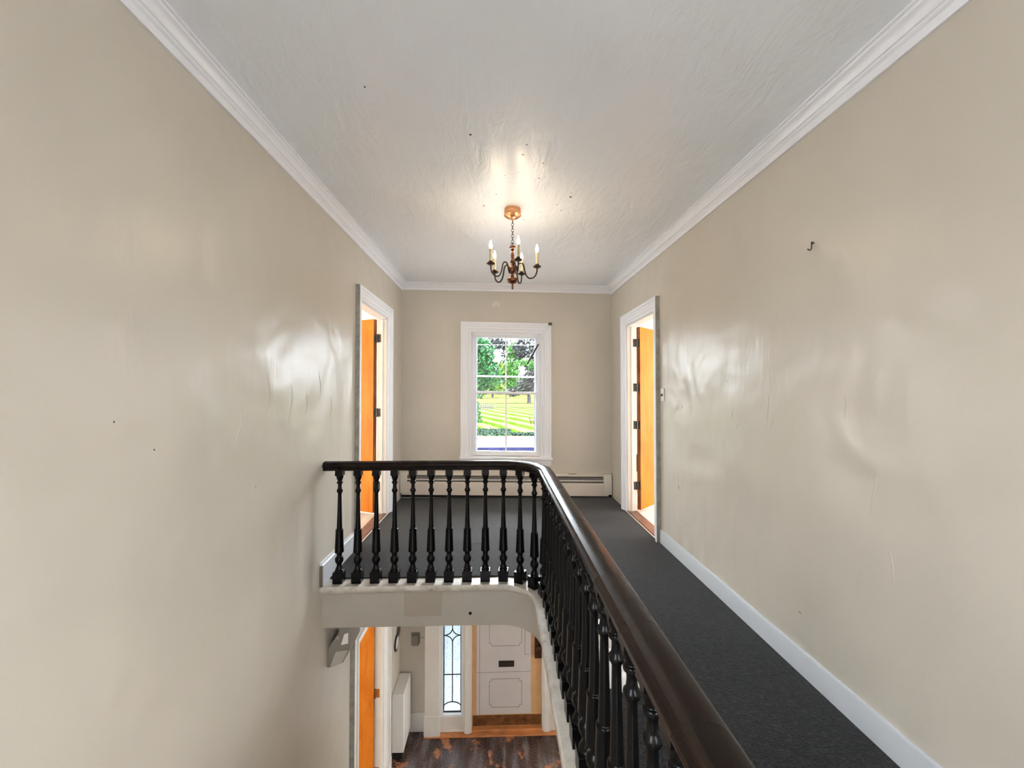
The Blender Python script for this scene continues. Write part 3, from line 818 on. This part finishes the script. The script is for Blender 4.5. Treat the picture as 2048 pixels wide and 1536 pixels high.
mb.build('chain', M['arm'], ch)
col_ = [(0, 2.522), (.006, 2.520), (.024, 2.514), (.026, 2.508), (.012, 2.503), (.010, 2.497), (.017, 2.488), (.008, 2.478), (.007, 2.470), (.012, 2.455), (.015, 2.445), (.010, 2.437), (.015, 2.432), (.010, 2.426), (.009, 2.418), (.017, 2.408), (.020, 2.400), (.016, 2.390), (.009, 2.383), (.013, 2.376), (.009, 2.370),
        (.026, 2.362), (.030, 2.350), (.030, 2.325), (.024, 2.312), (.013, 2.304), (.010, 2.296), (.012, 2.288), (.022, 2.280), (.036, 2.270), (.042, 2.258), (.041, 2.247), (.034, 2.238), (.022, 2.232), (.010, 2.228), (.0065, 2.222), (.0065, 2.200), (.008, 2.194), (.006, 2.186), (0, 2.183)]
MB().lathe(col_, c0, 24).build('column', M['brass'], ch)
mb = MB(); mb.tube([(cxx + .012 * math.cos(2 * math.pi * k / 14), cyy, 2.532 + .012 * math.sin(2 * math.pi * k / 14)) for k in range(14)], .0022, 6, closed=True)
mb.build('top_ring', M['arm'], ch)
def bez(P, n=8):
    out = []
    for i in range(0, len(P) - 1, 3):
        a, b, c, d = P[i:i + 4]
        for k in range(n + (i + 3 >= len(P) - 1)):
            t = k / n; out.append(tuple((1 - t) ** 3 * a[j] + 3 * (1 - t) ** 2 * t * b[j] + 3 * (1 - t) * t * t * c[j] + t ** 3 * d[j] for j in (0, 1)))
    return out
AP = bez([(.024, 2.318), (.030, 2.31), (.036, 2.325), (.038, 2.345), (.040, 2.392), (.080, 2.402), (.088, 2.355), (.094, 2.315), (.105, 2.268), (.135, 2.266), (.168, 2.264), (.188, 2.295), (.188, 2.340)], 8)
for k in range(5):
    a = R(-79 + 72 * k); ca, sa = math.cos(a), math.sin(a)
    P3 = lambda r, z: (cxx + r * ca, cyy + r * sa, z)
    mb = MB(); mb.tube([P3(r, z) for r, z in AP], .0054, 8)
    arm = mb.build('arm', M['arm'], ch)
    tip = (cxx + .188 * ca, cyy + .188 * sa, 0)
    MB().lathe([(0, 2.334), (.007, 2.336), (.009, 2.344), (.022, 2.346), (.031, 2.353), (.032, 2.356), (.022, 2.352), (.013, 2.353), (.012, 2.362), (.016, 2.366), (.016, 2.372), (.010, 2.374), (0, 2.374)], tip, 20).build('drip_pan', M['pan'], arm)
    MB().lathe([(0, 2.370), (.0105, 2.371), (.0105, 2.440), (.012, 2.455), (.0115, 2.462), (.008, 2.464), (0, 2.464)], tip, 14).build('candle_sleeve', M['sleeve'], arm)
    MB().lathe([(0, 2.462), (.007, 2.463), (.008, 2.470), (.0110, 2.480), (.0115, 2.488), (.0095, 2.502), (.005, 2.515), (.0018, 2.527), (0, 2.529)], tip, 16).build('bulb', M['bulb'], arm)

# ------------------------------------------------------------------ baseboard heater under the window
ht = thing('baseboard_heater', (.1, YB, 0), 'long cream hot water baseboard heater with grey slot under the window', 'heater')
hx0, hx1 = XL + .004, XR - .012
hs = lambda x: -.016 * (x - .1)
def hloft(poly, x0, x1, name, mat, par=ht, n=6, bev=.002):
    mb = MB(); mb.loft([[(x0 + (x1 - x0) * k / n, YB - u, z + hs(x0 + (x1 - x0) * k / n)) for u, z in poly] for k in range(n + 1)])
    return mb.build(name, mat, par, bevel=bev)
hloft([(0, .075), (.010, .075), (.010, .318), (.052, .312), (.056, .300), (.050, .300), (.046, .307), (.004, .326), (0, .326)], hx0 + .06, hx1 - .06, 'back_panel', M['heater'])
hloft([(.012, .150), (.040, .150), (.040, .285), (.012, .295)], hx0 + .05, hx1 - .05, 'fin_bank', M['fin'])
hloft([(.038, .245), (.058, .236), (.062, .242), (.042, .252)], hx0 + .05, hx1 - .05, 'damper', M['strip'])
hloft([(.060, .046), (.068, .046), (.070, .060), (.070, .205), (.060, .216), (.054, .212), (.062, .200), (.060, .060)], hx0 + .02, hx1 - .045, 'front_cover', M['heater_low'])
hloft([(.002, .012), (.045, .012), (.045, .075), (.002, .075)], hx0 + .01, hx1 - .005, 'toe_gap', M['dark'], bev=0)
for x0, x1 in ((hx0, hx0 + .085), (hx1 - .108, hx1)):
    hloft([(0, .068), (.078, .068), (.080, .075), (.079, .215), (.070, .285), (.052, .330), (0, .336)], x0, x1, 'end_cap', M['heater'], n=1, bev=.004)
mb = MB()
for x, l in ((.92, .11),): mb.box(x, x + l, YB - .020, YB - .004, .3215 + hs(x), .3255 + hs(x))
mb.build('vent_tab', M['hinge'], ht)

# ------------------------------------------------------------------ small wall fittings
sw = thing('light_switch', (XR, 3.665, 1.376), 'ivory toggle light switch beside the right doorway', 'switch')
MB().box(XR - .009, XR, 3.628, 3.700, 1.319, 1.434).build('plate', M['plate'], sw, bevel=.003)
MB().hexa([(XR - .024, 3.659, 1.362), (XR - .009, 3.658, 1.364), (XR - .009, 3.671, 1.364), (XR - .024, 3.670, 1.362), (XR - .026, 3.659, 1.371), (XR - .009, 3.658, 1.386), (XR - .009, 3.671, 1.386), (XR - .026, 3.670, 1.371)]).build('toggle', M['black'], sw)
hk = MB()
hk.tube([(XR + .004, 1.878, 2.112), (XR - .010, 1.878, 2.110)], .005, 8)
hk.tube([(XR - .008, 1.878, 2.118), (XR - .009, 1.878, 2.10), (XR - .010, 1.879, 2.084), (XR - .014, 1.880, 2.078), (XR - .020, 1.881, 2.078), (XR - .026, 1.882, 2.084)], .0028, 8)
tag(hk.build('wall_hook', M['iron'], loc=(XR, 1.878, 2.1)), 'small iron hook screwed high on the bare right wall', 'hook')
pt = MB().box(-.094, .013, YB - .007, YB, 2.538, 2.606).build('wall_plate', M['plate'], bevel=.003, loc=(-.04, YB, 2.57))
tag(pt, 'small blank beige cover plate on the wall above the window', 'plate')
for x, z in ((-.082, 2.592), (.001, 2.592), (-.04, 2.556)): MB().lathe([(0, 0), (.006, 0), (.005, .002), (0, .003)], (x, YB - .007, z), 8, fn=lambda a, b, c: (a, -c, b)).build('screw', M['chip2'], pt)
# loose curtain rod hanging from the corner of the window surround
rd = thing('curtain_rod', (.672, YB - .055, 2.29), 'loose slanting rod hanging across the top right corner of the window', 'rod')
P0, P1, P2 = Vector((.678, YB - .052, 2.300)), Vector((.515, YB - .060, 2.025)), Vector((.365, YB - .068, 1.762))
MB().tube([P0, P1], .0055, 10).build('white_tube', M['rod_white'], rd)
tag(bpy.context.scene.objects['white_tube'], 'white upper tube')
bt = MB().tube([P1 + (P0 - P1) * .02, P2], .0125, 10).build('backlit_tube', M['black'], rd); tag(bt, 'lower tube painted black as if backlit')  # one pale rod; its silhouette against the window is painted black
MB().box(.655, .700, YB - .062, YB - .040, 2.285, 2.318).build('bracket', M['hinge'], rd, bevel=.002)

# emergency light on the left wall under the landing
em = thing('emergency_light', (XL, 3.17, -.5), 'beige emergency lamp with slanted lens on the left wall under the landing', 'lamp')
def xz(poly, y0, y1, mb=None, mi=0):
    mb = mb or MB(); mb.loft([[(XL + u, y, z) for u, z in poly] for y in (y0, y1)], mi=mi); return mb
xz([(0, -.675), (0, -.53), (.067, -.43), (.10, -.36), (.15, -.36), (.165, -.53), (.113, -.638)], 3.135, 3.36).build('housing', M['emer'], em, bevel=.004)
xz([(.022, -.655), (.060, -.548), (.157, -.532), (.110, -.632)], 3.118, 3.14).build('lens', M['emer_lens'], em, bevel=.004)
MB().hexa([(XL + .096, 3.132, -.505), (XL + .150, 3.132, -.495), (XL + .150, 3.16, -.495), (XL + .096, 3.16, -.505), (XL + .120, 3.132, -.425), (XL + .150, 3.132, -.415), (XL + .150, 3.16, -.415), (XL + .120, 3.16, -.425)]).build('bracket', M['white_plastic'], em, bevel=.003)
MB().lathe([(0, 0), (.016, 0), (.014, .012), (0, .016)], (XL + .075, 3.135, -.445), 14, fn=lambda a, b, c: (a, -c, b)).build('test_button', M['chip2'], em)

# hall below: radiator box, bell box, round dials
rb = thing('radiator_cover', (XL, 5.1, ZF), 'tall white box radiator cover on the left wall of the hall below', 'radiator')
mb = MB().box(XL + .002, -1.140, 4.985, 5.372, -2.92, -2.235)
mb.build('body', M['white_plastic'], rb, bevel=.006)
mb = MB().box(-1.141, -1.136, 5.0, 5.36, -2.90, -2.255); mb.build('front_panel', M['white_plastic'], rb, bevel=.003)
MB().box(XL + .01, -1.16, 5.0, 5.36, ZF, -2.92).build('plinth', M['dark'], rb)
bb = thing('doorbell_box', (-1.085, YB, -1.81), 'grey bell box on the end wall of the hall below', 'box')
MB().box(-1.133, -1.043, YB - .040, YB, -1.888, -1.762).build('cover', M['emer'], bb, bevel=.006)
MB().box(-1.140, -1.030, YB - .012, YB, -1.870, -1.735).build('back_plate', M['emer'], bb, bevel=.003)
mb = MB(); mb.tube([(-1.03, YB - .006, -1.80), (-.99, YB - .006, -1.805), (-.962, YB - .006, -1.82)], .0035, 6); mb.build('wire', M['chip2'], bb)
d_ = thing('wall_dial', (XL, 5.185, -1.74), 'black rimmed oval dial on the left wall of the hall below', 'dial')
fx = lambda a, b, c: (c, a, b)
def dial(y, z, r, rx):
    MB().lathe([(r * .62, 0), (r, 0), (r, .014), (r * .92, .018), (r * .66, .016), (r * .62, .010), (r * .62, 0)], (XL, y, z), 24, fn=fx).build('rim', M['black'], d_ if rx else dd)
    MB().lathe([(0, 0), (r * .70, 0), (r * .70, .0165), (0, .018)], (XL, y, z), 20, fn=fx).build('face', M['white_plastic'], d_ if rx else dd)
dial(5.185, -1.735, .098, 1)
MB().hexa([(XL + .009, 5.15, -1.80), (XL + .009, 5.17, -1.805), (XL + .012, 5.17, -1.805), (XL + .012, 5.15, -1.80), (XL + .009, 5.20, -1.69), (XL + .009, 5.22, -1.695), (XL + .012, 5.22, -1.695), (XL + .012, 5.20, -1.69)]).build('pointer', M['black'], d_)
dd = MB().lathe([(0, 0), (.085, 0), (.080, .012), (0, .014)], (XL, 5.375 - .085, -1.63), 20, fn=fx)
dd = dd.build('wall_disc', M['hinge'], loc=(XL, 5.29, -1.63)); tag(dd, 'dark round disc beside the far corner of the hall below', 'disc')

# ------------------------------------------------------------------ outdoors
def zl(y): return -3.6 if y < 44 else -3.6 + .02 * (y - 44)
mb = MB(); mb.box(-60, 60, 18, 43.6, -3.8, -3.62)
struct(mb.build('road', M['road'], smooth=0), 'pale road in front of the lawn', 'road')
mb = MB(); mb.box(-60, 60, 43.6, 45.6, -3.8, -3.55)
struct(mb.build('pavement', M['walk'], smooth=0), 'white concrete strip between road and lawn', 'pavement')
mb = MB(); mb.box(-60, 60, 5.56, 18, -3.8, -3.62)
struct(mb.build('front_yard', M['walk'], smooth=0), 'pale front yard below the porch', 'ground')
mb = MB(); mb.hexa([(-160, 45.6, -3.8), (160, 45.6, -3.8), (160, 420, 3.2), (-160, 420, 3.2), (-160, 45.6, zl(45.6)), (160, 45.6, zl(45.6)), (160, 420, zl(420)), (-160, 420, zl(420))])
struct(mb.build('lawn', M['lawn'], smooth=0), 'yellow green lawn with painted tree shadow stripes across the road', 'lawn')
mb = MB()
mb.hexa([(-1.6, 5.58, .30), (2.2, 5.58, .30), (2.2, 7.6, .12), (-1.6, 7.6, .12), (-1.6, 5.58, .50), (2.2, 5.58, .50), (2.2, 7.6, .365), (-1.6, 7.6, .365)])
struct(mb.build('porch_roof', M['porch'], smooth=0), 'blue grey porch roof just outside the window', 'roof')

def crown(name, parent, mat, blobs, n, size):
    """thousands of small bent leaf sprays gathered in clumps"""
    mb = MB()
    tot = sum(b[3] * b[4] * b[5] for b in blobs)
    for (bx, by, bz, rx, ry, rz) in blobs:
        for _ in range(int(n * rx * ry * rz / tot) + 1):
            u = Vector((random.gauss(0, 1), random.gauss(0, 1), random.gauss(0, 1))).normalized() * (random.random() ** .45)
            c = Vector((bx + u.x * rx, by + u.y * ry, bz + u.z * rz))
            s_ = size * random.uniform(.5, 1.3)
            q = Vector((random.gauss(0, 1), random.gauss(0, 1), random.gauss(0, 1))).normalized()
            t = q.orthogonal().normalized(); b_ = q.cross(t)
            mb.add([c - t * s_, c - t * s_ * .2 + b_ * s_ * .45, c + t * s_ + q * s_ * .3, c - t * s_ * .1 - b_ * s_ * .45, c + q * s_ * .12],
                   [(0, 4, 1), (1, 4, 2), (2, 4, 3), (3, 4, 0)])
    return mb.build(name, mat, parent, smooth=0)
def tree(x, y, blobs, mat, n, size, trunk_r, trunk_h, label):
    z0 = zl(y)
    t = thing('tree', (x, y, z0), label, 'tree', 'trees beyond the road')
    mb = MB()
    mb.tube([(x, y, z0 - .3), (x + .05, y, z0 + trunk_h * .4), (x - .1, y, z0 + trunk_h * .8), (x + .1, y, z0 + trunk_h * 1.25)], [trunk_r * 1.25, trunk_r, trunk_r * .85, trunk_r * .4], 10)
    for k in range(6):
        a = k * 1.05 + x; h = z0 + trunk_h * (.7 + .1 * k)
        mb.tube([(x, y, h), (x + math.cos(a) * trunk_h * .25, y + math.sin(a) * trunk_h * .25, h + trunk_h * .28), (x + math.cos(a) * trunk_h * .5, y + math.sin(a) * trunk_h * .5, h + trunk_h * .42)], [trunk_r * .45, trunk_r * .25, trunk_r * .1], 6)
    mb.build('trunk', M['bark'], t)
    crown('crown', t, mat, [(x + a, y + b, c, d, e, f) for a, b, c, d, e, f in blobs], n, size)
    return t
def P(px, py, d): return ((px - 998) / 812 * d, 1.4 - (py - 784) / 812 * d)
def blob(px, py, wpx, hpx, d, x0):
    X, Z = P(px, py, d); return (X - x0, 0, Z, wpx / 812 * d, wpx / 812 * d * .7, hpx / 812 * d)
def planted(trunk_px, d, blobs, mat, n, size, tr, label):
    x0 = P(trunk_px, 0, d)[0]
    bl = [blob(*q, d, x0) for q in blobs]
    hmin = max(2.0, min(b[2] for b in bl) - zl(d))
    return tree(x0, d, bl, M[mat], n, size, tr, hmin, label)
planted(926, 62, ((968, 712, 26, 36), (976, 750, 28, 32), (955, 760, 24, 40), (945, 690, 26, 30), (948, 832, 16, 36), (930, 770, 22, 40)), 'leaf_deep', 6000, .30, .40, 'deep green dense tree at the left of the window view')
planted(1024, 190, ((1030, 710, 20, 28), (1020, 745, 22, 24), (1006, 740, 14, 24), (1032, 770, 24, 18)), 'leaf_bright', 3200, .80, .5, 'bright green tree in the middle of the window view')
planted(985, 175, ((980, 763, 18, 9), (1002, 735, 10, 14), (990, 775, 24, 12)), 'leaf_gold', 900, .75, .4, 'low yellow green tree behind the deep green one')
planted(1058, 125, ((1055, 768, 24, 22), (1072, 740, 24, 32), (1045, 698, 22, 24), (1075, 695, 20, 28), (1030, 784, 20, 10)), 'leaf_grey', 4600, .52, .55, 'large grey green tree with thick trunk at the right of the window view')
planted(1096, 100, ((1050, 726, 22, 9), (1074, 733, 20, 12), (1092, 740, 20, 20)), 'leaf_bright', 1300, .40, .2, 'light green tree reaching in front of the grey one from the right')
planted(1000, 230, ((955, 775, 34, 18), (1000, 768, 30, 20), (985, 688, 32, 14), (1012, 700, 18, 22), (1040, 775, 40, 18)), 'leaf_grey', 4200, 1.0, .6, 'pale distant tree behind all the others')
for (px, dd_, mt, lb_) in ((840, 70, 'leaf_bright', 'bright green tree left of the window view'), (1180, 80, 'leaf_deep', 'deep green tree right of the window view')):
    planted(px, dd_, ((px, 730, 40, 45), (px + 12, 770, 34, 25)), mt, 2200, .45, .4, lb_)
# dark leaf cards stand in for tree shade on the near lawn
mb = MB()
for _ in range(6000):
    x = random.uniform(-7, 9); y = random.uniform(46, 53 if x < 1.5 else 48.5)
    c = Vector((x, y, zl(y) + random.uniform(0, .12))); s_ = random.uniform(.08, .17)
    q = Vector((random.gauss(0, .6), random.gauss(0, .6), 1)).normalized(); t = q.orthogonal().normalized(); b_ = q.cross(t)
    mb.add([c - t * s_, c + b_ * s_ * .6, c + t * s_, c - b_ * s_ * .6], [(0, 1, 2, 3)])
tag(mb.build('verge_tree_shade', M['grass_shade'], smooth=0), 'dark green blades standing in for tree shade at the near edge of the lawn', 'grass', kind='stuff')
# wires
for i, (py, d, r, dark, lab) in enumerate(((690, 26, .022, 0, 'thin pale utility wire highest across the window view'), (797, 27, .016, 1, 'dark utility wire just below the meeting rail in the view'),
                                   (806.5, 28, .016, 1, 'middle dark utility wire over the lawn'), (815, 29, .018, 1, 'lowest dark utility wire over the lawn'))):
    z = 1.4 - (py - 784) / 812 * d
    mb = MB(); mb.tube([(-22 + 4 * k, d, z + .0016 * (-22 + 4 * k) ** 2 - .02 * (-22 + 4 * k) * .3) for k in range(12)], r, 6)
    tag(mb.build('hanging_street_wire', M['wire_dark' if dark else 'wire'], loc=(0, d, z)), lab, 'wire', 'utility wires outside')
# garden chair and fence on the lawn
yc_ = 59.5; X, Z = P(1064, 847, yc_); zg = zl(yc_)
lc = thing('lawn_chair', (X, yc_, zg), 'small dark brown chair standing on the lawn at the right', 'chair')
MB().hexa([(X - .2, yc_ - .25, zg + .36), (X + .35, yc_ - .25, zg + .42), (X + .35, yc_ + .25, zg + .42), (X - .2, yc_ + .25, zg + .36), (X - .2, yc_ - .25, zg + .42), (X + .35, yc_ - .25, zg + .48), (X + .35, yc_ + .25, zg + .48), (X - .2, yc_ + .25, zg + .42)]).build('seat', M['brown'], lc)
MB().hexa([(X - .22, yc_ - .25, zg + .36), (X - .14, yc_ - .25, zg + .36), (X - .14, yc_ + .25, zg + .36), (X - .22, yc_ + .25, zg + .36), (X - .45, yc_ - .25, zg + .92), (X - .37, yc_ - .25, zg + .95), (X - .37, yc_ + .25, zg + .95), (X - .45, yc_ + .25, zg + .92)]).build('backrest', M['brown'], lc)
for sx in (-.15, .3):
    for sy in (-.22, .22): MB().box(X + sx - .035, X + sx + .035, yc_ + sy - .03, yc_ + sy + .03, zg - .02, zg + .42).build('leg', M['brown'], lc)
yf = 92; fz = zl(yf)
pf = thing('picket_fence', (P(968, 0, yf)[0], yf, fz), 'short white picket fence on the far lawn at the left', 'fence')
for k in range(7):
    x = P(958 + 4.4 * k, 0, yf)[0]
    MB().prism([(x - .13, fz - .05), (x + .13, fz - .05), (x + .13, fz + 1.3), (x, fz + 1.5), (x - .13, fz + 1.3)], yf - .03, yf + .03, fn=lambda a, b, c: (a, c, b)).build('picket', M['picket'], pf)
xa, xb = P(955, 0, yf)[0], P(988, 0, yf)[0]
MB().box(xa, xb, yf + .03, yf + .08, fz + .4, fz + .52).box(xa, xb, yf + .03, yf + .08, fz + 1.0, fz + 1.12).build('rail', M['picket'], pf)

# ------------------------------------------------------------------ light
wd = bpy.data.worlds.new('overcast_sky'); SC.world = wd; wd.use_nodes = True
nt = wd.node_tree; bg = nt.nodes['Background']; bg.inputs[0].default_value = (.88, .94, 1, 1)
# overcast sky: brighter overhead than at the horizon
tc = N(nt, 'ShaderNodeTexCoord'); sp_ = N(nt, 'ShaderNodeSeparateXYZ'); mr = N(nt, 'ShaderNodeMapRange')
L(nt, tc.outputs['Generated'], sp_.inputs[0]); L(nt, sp_.outputs['Z'], mr.inputs['Value'])
mr.inputs['From Min'].default_value = 0; mr.inputs['From Max'].default_value = 1; mr.inputs['To Min'].default_value = 4; mr.inputs['To Max'].default_value = 66
L(nt, mr.outputs[0], bg.inputs[1])
def area(name, loc, rot, sx, sy, power, col=(1, 1, 1)):
    l = bpy.data.lights.new(name, 'AREA'); l.shape = 'RECTANGLE'; l.size = sx; l.size_y = sy; l.energy = power; l.color = col
    o = bpy.data.objects.new(name, l); COL.objects.link(o); o.location = loc; o.rotation_euler = rot; return o
sn = bpy.data.lights.new('sun', 'SUN'); sn.energy = 5.0; sn.angle = R(1.5); sn.color = (1, .95, .84)
so = bpy.data.objects.new('sun', sn); COL.objects.link(so)
so.rotation_euler = Vector((.55, .04, -.83)).to_track_quat('-Z', 'Y').to_euler()
area('fill_rear_left', (XL - WT - .04, -1.65, 1.675), (R(90), 0, R(-90)), 1.15, 1.6, 29, (.92, .96, 1))  # added lamp, shines in through the added left opening
area('fill_rear_right', (XR + WT + .04, -1.65, 1.675), (R(90), 0, R(90)), 1.15, 1.6, 25, (.92, .96, 1))  # matching added lamp at the right opening
area('daylight_right_room', (3.45, 5.95, 1.6), (R(90), 0, R(180)), 1.5, 1.8, 26, (.93, .97, 1))
area('fill_right_room_side', (4.8, 4.1, 1.15), (R(90), 0, R(90)), 1.6, 1.6, 85, (.95, .97, 1))  # lamp added to brighten the open door and the landing ceiling
area('fill_left_room', (-4.7, 4.0, 1.15), (R(90), 0, R(-90)), 1.6, 1.6, 60, (.93, .97, 1))  # low lamp added in the left room, fills the landing
area('fill_left_room_front', (-3.3, 5.95, 1.6), (R(90), 0, R(180)), 1.5, 1.8, 70, (.93, .97, 1))  # second lamp added there, brightens the right wall
area('fill_lower_room', (-4.7, 3.6, -1.5), (R(90), 0, R(-90)), 1.6, 1.7, 75, (.95, .98, 1))  # fill lamp added behind the orange door downstairs
area('fill_lower_right_room', (4.8, 4.2, -1.5), (R(90), 0, R(90)), 1.6, 1.7, 150, (.95, .98, 1))  # fill for the entrance hall, shines through the added doorway
area('fill_lower_hall', (.1, YR + .02, -1.4), (R(90), 0, R(0)), 1.6, 1.7, 24, (.97, .98, 1))  # bare fill lamp added at the rear wall, no window there

# ------------------------------------------------------------------ camera
cam = bpy.data.cameras.new('camera'); co = bpy.data.objects.new('camera', cam); COL.objects.link(co)
cam.sensor_width = 36; cam.lens = 812 / 2048 * 36; cam.clip_start = .02; cam.clip_end = 900
co.location = (0, 0, 1.4); co.rotation_euler = (R(90 + 1.128), 0, R(-1.834))
SC.camera = co
vs_ = SC.view_settings; vs_.view_transform = 'Standard'; vs_.look = 'None'; vs_.gamma = 1; vs_.use_curve_mapping = False; vs_.exposure = .74
SC.cycles.use_denoising = True
SC.cycles.max_bounces = 10; SC.cycles.diffuse_bounces = 6; SC.cycles.sample_clamp_indirect = 8
